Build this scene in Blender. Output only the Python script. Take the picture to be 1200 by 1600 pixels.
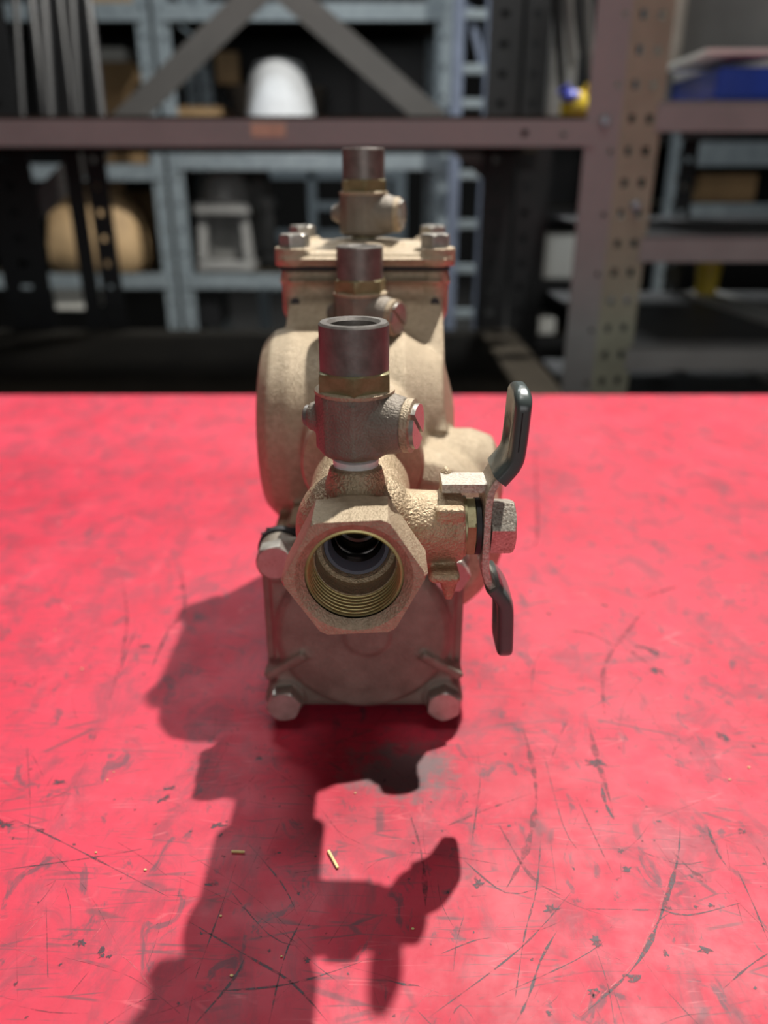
import bpy, bmesh, math, random
from mathutils import Vector, Matrix
random.seed(7)
PI = math.pi
C = bpy.context.scene.collection
for o in list(bpy.data.objects):
    bpy.data.objects.remove(o)

# ------------------------------------------------------------------ camera, world, lights, exposure
TZ = 0.90                      # height of the bench top
CAM_H = 0.198                   # camera height over the bench
TILT = math.radians(23.5)
F = 1202.0                     # focal length in pixels of the 1200 x 1600 frame
SC = bpy.context.scene
cam_d = bpy.data.cameras.new('camera')
cam = bpy.data.objects.new('camera', cam_d); C.objects.link(cam)
cam.location = (0, 0, TZ + CAM_H)
cam.rotation_euler = (PI / 2 - TILT, 0, 0)
cam_d.sensor_fit = 'VERTICAL'; cam_d.sensor_height = 34.6; cam_d.sensor_width = 25.95
cam_d.lens = F / 1600 * 34.6
cam_d.clip_start = 0.01; cam_d.clip_end = 60
cam_d.dof.use_dof = True; cam_d.dof.focus_distance = 0.218; cam_d.dof.aperture_fstop = 7.2
SC.camera = cam

w = bpy.data.worlds.new('world'); SC.world = w; w.use_nodes = True
w.node_tree.nodes['Background'].inputs[0].default_value = (0.75, 0.82, 1.0, 1)
w.node_tree.nodes['Background'].inputs[1].default_value = 0.05

def lamp(name, kind, loc, target, energy, size=None, col=(1, 1, 1), size_y=None, spot=None):
    d = bpy.data.lights.new(name, kind); d.energy = energy; d.color = col
    o = bpy.data.objects.new(name, d); C.objects.link(o); o.location = loc
    o.rotation_euler = (Vector(target) - Vector(loc)).to_track_quat('-Z', 'Y').to_euler()
    if kind == 'AREA':
        d.shape = 'RECTANGLE'; d.size = size; d.size_y = size_y or size
    else:
        d.shadow_soft_size = size
        if spot: d.spot_size = spot; d.spot_blend = 0.4
    return o

KEY = Vector((0.0, 0.22, TZ + 0.08)) + Vector((0.285, 0.485, 1.0)) * 2.45
lamp('high_bay_lamp', 'SPOT', KEY, (0.0, 0.25, TZ), 500, 0.03, (1.0, 0.965, 0.90), spot=math.radians(120))
lamp('overhead_lamp', 'AREA', (0.10, 0.10, 3.6), (0.0, 0.3, 0), 12, 0.5, (1.0, 0.97, 0.92), 0.5)
lamp('aisle_lamp', 'AREA', (-0.6, 2.15, 3.3), (-0.6, 2.25, 0), 36, 1.2, (0.92, 0.97, 1.0), 0.25)
lamp('added_front_fill', 'AREA', (0.3, -3.6, 2.0), (0.2, 1.0, 1.1), 36, 2.6, (0.97, 0.99, 1.0), 2.2)  # added fill behind the camera for upright faces; no door stands there
lamp('far_lamp', 'AREA', (0.6, 4.0, 3.3), (0.5, 4.0, 0), 40, 1.2, (0.95, 0.98, 1.0), 0.3)
SC.view_settings.view_transform = 'Standard'; SC.view_settings.look = 'None'
SC.view_settings.gamma = 1.0; SC.view_settings.use_curve_mapping = False
SC.view_settings.exposure = 0.0
SC.cycles.max_bounces = 8

# ------------------------------------------------------------------ helpers
ct, st = math.cos(TILT), math.sin(TILT)
def at(u, v, D):
    """the place at distance D in front of the camera that lies along a line of sight"""
    a = (u - 600) / F; b = (800 - v) / F
    dy = ct + b * st; dz = -st + b * ct
    t = D / dy
    return Vector((a * t, D, TZ + CAM_H + dz * t))
def on_bench(u, v):
    a = (u - 600) / F; b = (800 - v) / F
    dz = -st + b * ct; t = -CAM_H / dz
    return Vector((a * t, t * (ct + b * st), TZ))

def link(o, parent=None):
    C.objects.link(o)
    if parent is not None: o.parent = parent
    return o
def tag(o, label=None, cat=None, group=None, kind=None):
    for k, v in (('label', label), ('category', cat), ('group', group), ('kind', kind)):
        if v: o[k] = v
    return o
def thing(name, label, cat, loc=(0, 0, 0), rz=0, group=None):
    o = bpy.data.objects.new(name, None); o.empty_display_size = 0.05
    o.location = loc; o.rotation_euler = (0, 0, rz)
    return tag(link(o), label, cat, group)
def obj(name, bm, m, parent=None, off=None, sharp=35, bevel=None):
    if off is not None: bmesh.ops.translate(bm, verts=bm.verts, vec=-Vector(off))
    if bevel:
        es = [e for e in bm.edges if len(e.link_faces) == 2 and e.calc_face_angle(0) > math.radians(30)]
        bmesh.ops.bevel(bm, geom=es, offset=bevel, segments=2, affect='EDGES', clamp_overlap=True)
    me = bpy.data.meshes.new(name); bm.to_mesh(me); bm.free()
    return mobj(name, me, m, parent, sharp)
def mobj(name, me, m, parent=None, sharp=35):
    me.materials.clear(); me.materials.append(m)
    for p in me.polygons: p.use_smooth = True
    me.set_sharp_from_angle(angle=math.radians(sharp))
    return link(bpy.data.objects.new(name, me), parent)
def NB(): return bmesh.new()
def rot_to(d):
    return Vector((0, 0, 1)).rotation_difference(Vector(d).normalized()).to_matrix().to_4x4()
def box(bm, lo, hi, rot=None):
    lo, hi = Vector(lo), Vector(hi); c = (lo + hi) / 2; s = hi - lo
    M = Matrix.Translation(c)
    if rot is not None: M = M @ rot
    M = M @ Matrix.Diagonal((abs(s.x), abs(s.y), abs(s.z), 1))
    return bmesh.ops.create_cube(bm, size=1, matrix=M)['verts']
def rbox(bm, lo, hi, r, seg=3, rot=None):
    t = NB(); box(t, lo, hi, rot)
    bmesh.ops.bevel(t, geom=list(t.edges), offset=r, segments=seg, affect='EDGES', clamp_overlap=True)
    merge(bm, t)
def merge(bm, t):
    me = bpy.data.meshes.new('tmp'); t.to_mesh(me); t.free(); bm.from_mesh(me); bpy.data.meshes.remove(me)
def bar(bm, p0, p1, w, d, up=(0, 1, 0)):
    """flat bar from p0 to p1, w wide, d thick along up"""
    p0, p1 = Vector(p0), Vector(p1); z = (p1 - p0).normalized(); y = Vector(up); y = (y - z * y.dot(z)).normalized(); x = y.cross(z)
    M = Matrix((x, y, z)).transposed().to_4x4(); M.translation = (p0 + p1) / 2
    bmesh.ops.create_cube(bm, size=1, matrix=M @ Matrix.Diagonal((w, d, (p1 - p0).length, 1)))
def lathe(bm, prof, loc, axis=(0, 0, 1), n=40, cap=True, roll=0):
    """prof: (radius, height) pairs along the axis"""
    M = Matrix.Translation(Vector(loc)) @ rot_to(axis) @ Matrix.Rotation(roll, 4, 'Z')
    rings = []
    for r, h in prof:
        rings.append([bm.verts.new(M @ Vector((r * math.cos(2 * PI * k / n), r * math.sin(2 * PI * k / n), h))) for k in range(n)])
    for a, b in zip(rings, rings[1:]):
        for k in range(n): bm.faces.new((a[k], a[(k + 1) % n], b[(k + 1) % n], b[k]))
    if cap:
        bm.faces.new(list(reversed(rings[0]))); bm.faces.new(rings[-1])
def cyl(bm, p0, p1, r0, r1=None, n=40, roll=0):
    p0, p1 = Vector(p0), Vector(p1); L = (p1 - p0).length
    lathe(bm, [(r0, 0), (r1 if r1 is not None else r0, L)], p0, p1 - p0, n, True, roll)
def ball(bm, c, r, s=(1, 1, 1), seg=32):
    bmesh.ops.create_uvsphere(bm, u_segments=seg, v_segments=seg // 2, radius=r, matrix=Matrix.Translation(Vector(c)) @ Matrix.Diagonal((*s, 1)))
def hexhead(bm, loc, axis, af, h, roll=0, dome=0.0):
    """hexagon with rounded-off end corners, as turned on a lathe"""
    R = af / math.sqrt(3)
    M = Matrix.Translation(Vector(loc)) @ rot_to(axis) @ Matrix.Rotation(roll, 4, 'Z')
    n = 48; rings = []
    def rr(a, lim):
        a = (a % (PI / 3)) - PI / 6
        return min(R * math.cos(PI / 6) / math.cos(a), lim)
    for lim, z in ((R, 0), (R, h * 0.80), (R * 0.955, h * 0.93), (R * 0.86, h)):
        rings.append([bm.verts.new(M @ Vector((rr(2 * PI * k / n, lim) * math.cos(2 * PI * k / n), rr(2 * PI * k / n, lim) * math.sin(2 * PI * k / n), z))) for k in range(n)])
    for a, b in zip(rings, rings[1:]):
        for k in range(n): bm.faces.new((a[k], a[(k + 1) % n], b[(k + 1) % n], b[k]))
    bm.faces.new(list(reversed(rings[0]))); bm.faces.new(rings[-1])
def fuse(bm, voxel=0.0009, smooth=6, cutters=(), off=None):
    """melt overlapping solids into one casting with filleted joints; returns a mesh"""
    me = bpy.data.meshes.new('tmp'); bm.to_mesh(me); bm.free()
    o = link(bpy.data.objects.new('tmp', me)); extra = []
    m = o.modifiers.new('r', 'REMESH'); m.mode = 'VOXEL'; m.voxel_size = voxel
    if smooth:
        m = o.modifiers.new('s', 'SMOOTH'); m.factor = 0.5; m.iterations = smooth
    for cb in cutters:
        cm = bpy.data.meshes.new('tmpc'); cb.to_mesh(cm); cb.free()
        co = link(bpy.data.objects.new('tmpc', cm)); extra.append(co)
        m = o.modifiers.new('b', 'BOOLEAN'); m.operation = 'DIFFERENCE'; m.solver = 'EXACT'; m.object = co
    dg = bpy.context.evaluated_depsgraph_get()
    out = bpy.data.meshes.new_from_object(o.evaluated_get(dg))
    for e in [o] + extra:
        d = e.data; bpy.data.objects.remove(e); bpy.data.meshes.remove(d)
    if off is not None: out.transform(Matrix.Translation(-Vector(off)))
    return out
def copy_tree(o, parent=None):
    c = o.copy(); C.objects.link(c)
    if parent is not None: c.parent = parent
    for ch in [x for x in o.children]: copy_tree(ch, c)
    return c

# ------------------------------------------------------------------ materials
def mat(name, col, rough=0.5, metal=0.0, vary=0.0, vscale=30, grain=0.0, gscale=600, col2=None, spec=0.5, rvary=0.0, gdist=0.0006):
    m = bpy.data.materials.new(name); m.use_nodes = True
    N, L = m.node_tree.nodes, m.node_tree.links; b = N['Principled BSDF']
    b.inputs['Roughness'].default_value = rough; b.inputs['Metallic'].default_value = metal
    b.inputs['Specular IOR Level'].default_value = spec
    tc = N.new('ShaderNodeTexCoord')
    n1 = N.new('ShaderNodeTexNoise'); n1.inputs['Scale'].default_value = vscale; n1.inputs['Detail'].default_value = 5; n1.inputs['Roughness'].default_value = 0.65
    L.new(tc.outputs['Object'], n1.inputs['Vector'])
    mx = N.new('ShaderNodeMix'); mx.data_type = 'RGBA'
    c2 = col2 or tuple(c * (1 - vary) for c in col)
    mx.inputs[6].default_value = (*c2, 1); mx.inputs[7].default_value = (*col, 1)
    rp = N.new('ShaderNodeMapRange'); rp.inputs[1].default_value = 0.35; rp.inputs[2].default_value = 0.65
    L.new(n1.outputs['Fac'], rp.inputs[0]); L.new(rp.outputs[0], mx.inputs[0]); L.new(mx.outputs[2], b.inputs['Base Color'])
    if rvary:
        r2 = N.new('ShaderNodeMapRange'); r2.inputs[1].default_value = 0.3; r2.inputs[2].default_value = 0.7
        r2.inputs[3].default_value = rough - rvary; r2.inputs[4].default_value = rough + rvary
        L.new(n1.outputs['Fac'], r2.inputs[0]); L.new(r2.outputs[0], b.inputs['Roughness'])
    if grain:
        n2 = N.new('ShaderNodeTexNoise'); n2.inputs['Scale'].default_value = gscale; n2.inputs['Detail'].default_value = 4
        L.new(tc.outputs['Object'], n2.inputs['Vector'])
        bp = N.new('ShaderNodeBump'); bp.inputs['Strength'].default_value = grain; bp.inputs['Distance'].default_value = gdist
        L.new(n2.outputs['Fac'], bp.inputs['Height']); L.new(bp.outputs[0], b.inputs['Normal'])
    return m

M = {}
M['bronze'] = mat('cast_bronze', (0.54, 0.435, 0.305), 0.48, 0.36, 0.0, 420, 0.9, 1700, col2=(0.41, 0.32, 0.215), rvary=0.08)
M['bronze_sand'] = mat('sand_cast_bronze', (0.56, 0.43, 0.285), 0.46, 0.42, 0.0, 140, 0.9, 1100, col2=(0.42, 0.31, 0.19), rvary=0.08, gdist=0.0009)
M['bronze_dull'] = mat('dull_bronze', (0.27, 0.23, 0.185), 0.50, 0.30, 0.0, 110, 0.7, 1600, col2=(0.19, 0.158, 0.125), rvary=0.06)
M['turned'] = mat('turned_bronze', (0.215, 0.195, 0.175), 0.40, 0.30, 0.0, 220, 0.12, 700, col2=(0.15, 0.135, 0.12), rvary=0.06)
M['brass'] = mat('yellow_brass', (0.36, 0.32, 0.17), 0.34, 0.35, 0.0, 260, 0.06, 900, col2=(0.25, 0.21, 0.10), rvary=0.06)
M['brass_thread'] = mat('machined_brass', (0.70, 0.58, 0.27), 0.36, 0.5, 0.0, 160, 0.05, 900, col2=(0.58, 0.45, 0.17))
M['steel'] = mat('plated_steel', (0.52, 0.49, 0.44), 0.34, 0.6, 0.0, 300, 0.15, 900, col2=(0.42, 0.39, 0.34), rvary=0.07)
M['zinc'] = mat('pitted_zinc_steel', (0.66, 0.61, 0.52), 0.42, 0.6, 0.0, 1300, 0.3, 1500, col2=(0.36, 0.30, 0.24), rvary=0.08)
M['vinyl'] = mat('grey_green_vinyl', (0.085, 0.105, 0.100), 0.27, 0.0, 0.15, 60, 0.04, 300, spec=0.6)
M['dark_slit'] = mat('dark_crack', (0.012, 0.012, 0.012), 0.8)
M['rubber'] = mat('black_gasket_rubber', (0.02, 0.02, 0.022), 0.6, 0, 0.3)
M['tape'] = mat('white_thread_tape', (0.80, 0.78, 0.76), 0.5, 0, 0.15, 400, 0.3, 900)
M['seat'] = mat('bluish_seat_plastic', (0.16, 0.16, 0.20), 0.3, 0.0, 0.2)
M['chrome'] = mat('dark_polished_ball', (0.35, 0.33, 0.32), 0.15, 1.0, 0.2, 80)
M['brown_steel'] = mat('brown_grey_painted_steel', (0.285, 0.280, 0.270), 0.5, 0.0, 0.18, 14, 0.05, 300, rvary=0.08)
M['olive_lit_steel'] = mat('olive_lit_painted_steel', (0.36, 0.36, 0.27), 0.45, 0.0, 0.20, 16, 0.05, 300, rvary=0.08)  # greenish cast of the flange's lighting angle put into the colour
M['deck'] = mat('dusty_dark_shelf_steel', (0.040, 0.034, 0.026), 0.85, 0.0, 0.45, 7, 0.05, 200, spec=0.08)
M['black_steel'] = mat('near_black_steel', (0.012, 0.0125, 0.014), 0.45, 0.0, 0.3, 15)  # one near-black base colour for rear uprights, rods, bins and rails
M['brace'] = mat('grey_brace_steel', (0.15, 0.145, 0.14), 0.5, 0.0, 0.15, 10)
M['galv'] = mat('galvanised_steel', (0.36, 0.42, 0.45), 0.42, 0.45, 0.0, 45, 0.0, col2=(0.25, 0.30, 0.33), rvary=0.08)
M['blue_steel'] = mat('blue_grey_steel', (0.20, 0.24, 0.33), 0.38, 0.3, 0.25, 20)
M['card'] = mat('brown_cardboard', (0.42, 0.27, 0.13), 0.8, 0, 0.25, 9, 0.1, 120)
M['kraft'] = mat('tan_kraft_paper', (0.56, 0.38, 0.20), 0.7, 0, 0.3, 12, 0.3, 40, gdist=0.006)
M['white_paper'] = mat('white_card', (0.78, 0.78, 0.73), 0.6, 0, 0.08, 10)
M['white_cloth'] = mat('white_foam_wrap', (0.74, 0.77, 0.80), 0.7, 0, 0.15, 60, 0.5, 120, gdist=0.004)
M['grey_cast'] = mat('grey_cast_iron', (0.25, 0.25, 0.24), 0.5, 0.2, 0.4, 18, 0.2, 90)
M['pale_cast'] = mat('pale_grey_enamel', (0.40, 0.40, 0.39), 0.45, 0.1, 0.35, 14, 0.2, 70)
M['drum'] = mat('taupe_drum_paint', (0.33, 0.29, 0.25), 0.5, 0, 0.25, 10)
M['blue_box'] = mat('blue_printed_card', (0.01, 0.06, 0.46), 0.3, 0, 0.3, 14)
M['yellow'] = mat('yellow_plastic', (0.75, 0.55, 0.05), 0.35, 0, 0.2, 30)
M['blue_wrap'] = mat('blue_wrapper', (0.10, 0.12, 0.55), 0.3, 0, 0.2, 30)
M['red_wrap'] = mat('red_wrapper', (0.55, 0.04, 0.05), 0.35, 0, 0.2, 30)
M['sticker'] = mat('tan_paper_sticker', (0.66, 0.47, 0.33), 0.6, 0, 0.25, 90)
M['panel'] = mat('dull_grey_sheet', (0.17, 0.168, 0.165), 0.5, 0.1, 0.3, 5)
M['concrete'] = mat('dark_concrete', (0.16, 0.155, 0.145), 0.75, 0, 0.3, 3, 0.1, 60)
M['wall'] = mat('unlit_dark_block_wall', (0.045, 0.044, 0.042), 0.85, 0, 0.3, 2)  # dark tone stands in for depth the lamps do not reach
M['ceil'] = mat('dark_ceiling_steel', (0.06, 0.06, 0.06), 0.8, 0, 0.2, 2)
M['scratch_dark'] = mat('bare_slate_scratch', (0.075, 0.035, 0.050), 0.55, 0.0, 0.55, 420)
M['scratch_soft'] = mat('dull_rubbed_mark', (0.22, 0.030, 0.050), 0.55, 0.0, 0.45, 260)
M['scratch_light'] = mat('pale_scratch', (0.68, 0.10, 0.13), 0.5, 0, 0.3, 300)
def broken(m, scale, lo, hi, top):
    N, L = m.node_tree.nodes, m.node_tree.links; b = N['Principled BSDF']; o = N['Material Output']
    tc = N.new('ShaderNodeTexCoord'); n = N.new('ShaderNodeTexNoise'); n.inputs['Scale'].default_value = scale; n.inputs['Detail'].default_value = 6; n.inputs['Roughness'].default_value = 0.7
    r = N.new('ShaderNodeMapRange'); r.interpolation_type = 'SMOOTHSTEP'
    for i, v in ((1, lo), (2, hi), (3, 0.0), (4, top)): r.inputs[i].default_value = v
    L.new(tc.outputs['Object'], n.inputs['Vector']); L.new(n.outputs['Fac'], r.inputs[0]); L.new(r.outputs[0], b.inputs['Alpha'])
broken(M['scratch_dark'], 420, 0.36, 0.56, 0.92); broken(M['scratch_soft'], 300, 0.38, 0.62, 0.75); broken(M['scratch_light'], 400, 0.38, 0.60, 0.75)
M['straw'] = mat('straw_splinter', (0.85, 0.68, 0.30), 0.6, 0, 0.2, 300)
M['bench_frame'] = mat('bench_grey_steel', (0.12, 0.12, 0.13), 0.5, 0.2, 0.2, 8)

def red_top():
    m = bpy.data.materials.new('scratched_red_paint'); m.use_nodes = True
    N, L = m.node_tree.nodes, m.node_tree.links; b = N['Principled BSDF']
    tc = N.new('ShaderNodeTexCoord')
    def mp(rz, s):
        n = N.new('ShaderNodeMapping'); n.inputs['Rotation'].default_value = (0, 0, rz); n.inputs['Scale'].default_value = s
        L.new(tc.outputs['Object'], n.inputs['Vector']); return n.outputs[0]
    def noise(vec, sc, det=6, ro=0.6, dist=0.0):
        n = N.new('ShaderNodeTexNoise'); n.inputs['Scale'].default_value = sc; n.inputs['Detail'].default_value = det
        n.inputs['Roughness'].default_value = ro; n.inputs['Distortion'].default_value = dist
        L.new(vec, n.inputs['Vector']); return n.outputs['Fac']
    def rng(x, a, c, lo=0.0, hi=1.0):
        n = N.new('ShaderNodeMapRange'); n.interpolation_type = 'SMOOTHSTEP'
        for i, v in ((1, a), (2, c), (3, lo), (4, hi)): n.inputs[i].default_value = v
        L.new(x, n.inputs[0]); return n.outputs[0]
    def mul(x, y):
        n = N.new('ShaderNodeMath'); n.operation = 'MULTIPLY'
        for i, v in ((0, x), (1, y)):
            if isinstance(v, float): n.inputs[i].default_value = v
            else: L.new(v, n.inputs[i])
        return n.outputs[0]
    def mix(f, a, c):
        n = N.new('ShaderNodeMix'); n.data_type = 'RGBA'; L.new(f, n.inputs[0])
        for i, v in ((6, a), (7, c)):
            if isinstance(v, tuple): n.inputs[i].default_value = (*v, 1)
            else: L.new(v, n.inputs[i])
        return n.outputs[2]
    obj_c = tc.outputs['Object']
    base = mix(rng(noise(obj_c, 14, 8, 0.7), 0.3, 0.7), (0.50, 0.012, 0.040), (0.59, 0.026, 0.064))
    # rubbed, chalky patches and grime
    base = mix(mul(rng(noise(mp(0.3, (1.5, 1, 1)), 22, 8, 0.72, 0.6), 0.54, 0.74), 0.35), base, (0.66, 0.10, 0.14))
    base = mix(mul(rng(noise(mp(-0.5, (1.7, 1, 1)), 30, 9, 0.75, 0.8), 0.46, 0.64), 0.55), base, (0.19, 0.030, 0.050))
    base = mix(mul(rng(noise(mp(0.7, (1.5, 1, 1)), 62, 6, 0.7, 1.0), 0.57, 0.66), 0.70), base, (0.075, 0.040, 0.055))
    # fine hairline scratches in several directions, broken up by a mask
    for i, (rz, sx, sy, sc, wd, col, am, msk) in enumerate((
            (0.35, 0.16, 1.0, 95, 0.012, (0.14, 0.035, 0.05), 0.75, 0.47), (1.25, 0.14, 1.0, 80, 0.012, (0.14, 0.035, 0.05), 0.75, 0.48),
            (2.2, 0.15, 1.0, 120, 0.014, (0.75, 0.16, 0.18), 0.35, 0.52), (-0.25, 0.12, 1.0, 130, 0.013, (0.15, 0.035, 0.05), 0.65, 0.50),
            (0.85, 0.12, 1.0, 150, 0.016, (0.75, 0.16, 0.18), 0.35, 0.54), (1.75, 0.10, 1.0, 110, 0.012, (0.14, 0.04, 0.05), 0.7, 0.50))):
        v = N.new('ShaderNodeTexVoronoi'); v.feature = 'DISTANCE_TO_EDGE'; v.inputs['Scale'].default_value = sc
        L.new(mp(rz, (sx, sy, 1)), v.inputs['Vector'])
        ln = rng(v.outputs['Distance'], wd * 0.4, wd * 1.6, 1.0, 0.0)
        base = mix(mul(mul(ln, rng(noise(mp(rz, (1.5, 1, 1)), 26 + 3 * i, 4), msk, msk + 0.14)), am), base, col)
    # grey oily stain in front of the brass body
    s0 = on_bench(630, 1205)
    vm = N.new('ShaderNodeVectorMath'); vm.operation = 'DISTANCE'; L.new(mp(0, (1, 1.25, 0)), vm.inputs[0])
    vm.inputs[1].default_value = (s0.x, s0.y * 1.25, 0)
    ad = N.new('ShaderNodeMath'); ad.operation = 'MULTIPLY_ADD'; L.new(noise(obj_c, 110, 7, 0.7), ad.inputs[0])
    ad.inputs[1].default_value = 0.052; L.new(vm.outputs['Value'], ad.inputs[2])
    stain = rng(ad.outputs[0], 0.034, 0.050, 1.0, 0.0)
    base = mix(mul(stain, 0.86), base, (0.13, 0.105, 0.108))
    L.new(base, b.inputs['Base Color'])
    L.new(rng(noise(obj_c, 45, 6, 0.7), 0.3, 0.7, 0.52, 0.68), b.inputs['Roughness'])
    b.inputs['Specular IOR Level'].default_value = 0.55
    bp = N.new('ShaderNodeBump'); bp.inputs['Strength'].default_value = 0.12; bp.inputs['Distance'].default_value = 0.0006
    L.new(noise(obj_c, 260, 6, 0.65), bp.inputs['Height']); L.new(bp.outputs[0], b.inputs['Normal'])
    return m
M['red'] = red_top()

# ------------------------------------------------------------------ the room
def struct(name, lo, hi, m):
    bm = NB(); box(bm, lo, hi); o = obj(name, bm, m); o['kind'] = 'structure'; return o
struct('floor', (-7, -4, -0.1), (7, 9, 0), M['concrete'])
struct('ceiling', (-7, -4, 4.2), (7, 9, 4.3), M['ceil'])
struct('wall_back', (-7, 9, 0), (7, 9.1, 4.2), M['wall'])
struct('wall_front', (-7, -4.1, 0), (7, -4, 4.2), M['wall'])
struct('wall_left', (-7.1, -4, 0), (-7, 9, 4.2), M['wall'])
struct('wall_right', (7, -4, 0), (7.1, 9, 4.2), M['wall'])

# ------------------------------------------------------------------ the red workbench
YF = on_bench(600, 616).y
bench = thing('workbench', 'scratched red painted workbench carrying the bronze valve', 'workbench', (0, 0, 0))
bm = NB(); box(bm, (-0.85, 0.02, -0.012), (0.85, YF, 0))
top = obj('bench_top', bm, M['red'], bench, bevel=0.002); top.location = (0, 0, TZ)
bm = NB(); box(bm, (-0.80, 0.05, TZ - 0.10), (0.80, 0.08, TZ - 0.0122)); obj('apron', bm, M['bench_frame'], bench)
bm = NB(); box(bm, (-0.80, YF - 0.06, TZ - 0.10), (0.80, YF - 0.03, TZ - 0.0122)); obj('apron', bm, M['bench_frame'], bench)
for sx in (-1, 1):
    for y in (0.09, YF - 0.12):
        bm = NB(); box(bm, (sx * 0.76 - 0.025, y, 0), (sx * 0.76 + 0.025, y + 0.05, TZ - 0.0122)); obj('leg', bm, M['bench_frame'], bench)

def ribbon(bm, pts, wd, z=0.00004, jag=0.45):
    P = [Vector(p) for p in pts]
    # resample as a smooth polyline
    Q = []
    for i in range(len(P) - 1):
        a = P[max(i - 1, 0)]; b_, c_ = P[i], P[i + 1]; d = P[min(i + 2, len(P) - 1)]
        k = max(3, int((c_ - b_).length / 0.0035))
        for j in range(k):
            t = j / k
            Q.append(0.5 * ((2 * b_) + (c_ - a) * t + (2 * a - 5 * b_ + 4 * c_ - d) * t * t + (3 * b_ - a - 3 * c_ + d) * t ** 3))
    Q.append(P[-1]); L_, R_ = [], []
    n = len(Q)
    for i, q in enumerate(Q):
        d = (Q[min(i + 1, n - 1)] - Q[max(i - 1, 0)]); d.z = 0
        nrm = Vector((-d.y, d.x, 0)).normalized()
        s = wd * 0.85 * (0.5 + random.uniform(-jag, jag)) * min(1, 4 * (i + 0.3) / n, 4 * (n - i - 0.7) / n)
        L_.append(bm.verts.new((q.x + nrm.x * s, q.y + nrm.y * s, z))); R_.append(bm.verts.new((q.x - nrm.x * s, q.y - nrm.y * s, z)))
    for i in range(n - 1): bm.faces.new((L_[i], R_[i], R_[i + 1], L_[i + 1]))
def blot(bm, c, r, z=0.00006, ang=0, asp=1.0):
    r *= 0.9; n = random.randint(12, 20); vs = []
    for k in range(n):
        a = 2 * PI * k / n; rr = r * random.uniform(0.35, 1.35)
        x, y = rr * math.cos(a) * asp, rr * math.sin(a)
        vs.append(bm.verts.new((c.x + x * math.cos(ang) - y * math.sin(ang), c.y + x * math.sin(ang) + y * math.cos(ang), z)))
    o_ = bm.verts.new((c.x, c.y, z))
    for k in range(n): bm.faces.new((o_, vs[k], vs[(k + 1) % n]))
dark, soft, pale = NB(), NB(), NB()
for wd, pts in (
    (1.0, [(845, 1310), (838, 1390), (820, 1460), (805, 1560)]), (0.7, [(870, 1455), (845, 1500), (825, 1560), (805, 1600)]),
    (0.5, [(1150, 1355), (1180, 1420), (1200, 1470)]), (0.8, [(600, 1530), (630, 1538), (655, 1540)]),
    (0.45, [(670, 1590), (815, 1480), (900, 1385)]), (1.4, [(940, 1225), (946, 1255), (960, 1282)]), (0.9, [(1105, 1290), (1120, 1330), (1140, 1360)]),
    (0.4, [(42, 1165), (47, 1260), (42, 1325)]), (0.55, [(10, 1275), (65, 1300), (145, 1340), (270, 1405)]), (0.45, [(0, 1360), (145, 1340), (230, 1325)]),
    (0.3, [(160, 1120), (120, 1220), (75, 1295)]), (0.35, [(72, 1410), (75, 1530)]), (0.6, [(370, 1345), (345, 1420), (305, 1530)]),
    (0.4, [(385, 1315), (440, 1380), (465, 1430)]), (0.6, [(295, 1440), (380, 1490), (455, 1535), (515, 1600)]), (0.45, [(600, 1490), (455, 1537), (315, 1550)]),
    (0.7, [(385, 1490), (365, 1530), (305, 1600)]), (0.45, [(1026, 1418), (1075, 1430), (1160, 1410)]), (0.4, [(915, 1420), (1020, 1422), (1110, 1420)]),
    (0.5, [(720, 1340), (790, 1395), (850, 1385)]), (0.4, [(900, 1245), (940, 1330), (960, 1370)]), (0.35, [(770, 1560), (900, 1500), (945, 1470)]),
    (0.5, [(690, 1490), (740, 1470), (770, 1465)]), (0.4, [(1000, 1330), (1060, 1350), (1105, 1345)]), (0.4, [(850, 1180), (880, 1290), (905, 1330)]),
    (0.3, [(930, 1480), (950, 1540), (960, 1600)]), (0.4, [(420, 1600), (450, 1480), (500, 1390)]), (0.3, [(350, 1380), (420, 1460), (470, 1480)]),
    (0.5, [(1130, 1545), (1170, 1510), (1200, 1490)]), (0.4, [(700, 1600), (720, 1570), (745, 1600)]), (0.4, [(745, 1170), (750, 1220), (735, 1330)]),
    (0.9, [(185, 1060), (200, 1010), (215, 985)]), (0.6, [(235, 1050), (252, 1010), (268, 975)]), (0.5, [(830, 1080), (835, 1040), (850, 1010)])):
    ribbon(dark, [on_bench(*p) for p in pts], wd * 0.001 * 0.85)
for wd, pts in (
    (2.4, [(815, 1130), (832, 1195), (838, 1250), (830, 1300), (815, 1345), (790, 1390)]), (1.8, [(920, 1130), (930, 1175), (950, 1240), (960, 1280)]),
    (2.0, [(1050, 1330), (1080, 1360), (1105, 1380)]), (1.2, [(640, 1270), (660, 1340), (665, 1420)]), (1.5, [(780, 1290), (830, 1370), (880, 1400)]),
    (1.2, [(860, 1190), (875, 1150), (890, 1120)]), (2.0, [(790, 880), (812, 860), (838, 845), (838, 760), (835, 700)]), (2.4, [(1000, 935), (1030, 925), (1065, 915)]),
    (1.5, [(880, 985), (920, 990), (965, 1012)]), (1.6, [(945, 1120), (942, 1060), (955, 1020), (1010, 950)]), (1.0, [(190, 900), (198, 980), (170, 1100)]),
    (1.6, [(282, 890), (288, 950), (260, 990), (235, 1050)]), (1.6, [(970, 1015), (990, 1020), (1020, 1045)]), (1.5, [(700, 1290), (760, 1265), (830, 1240)])):
    ribbon(soft, [on_bench(*p) for p in pts], wd * 0.001, z=0.00003)
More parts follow.
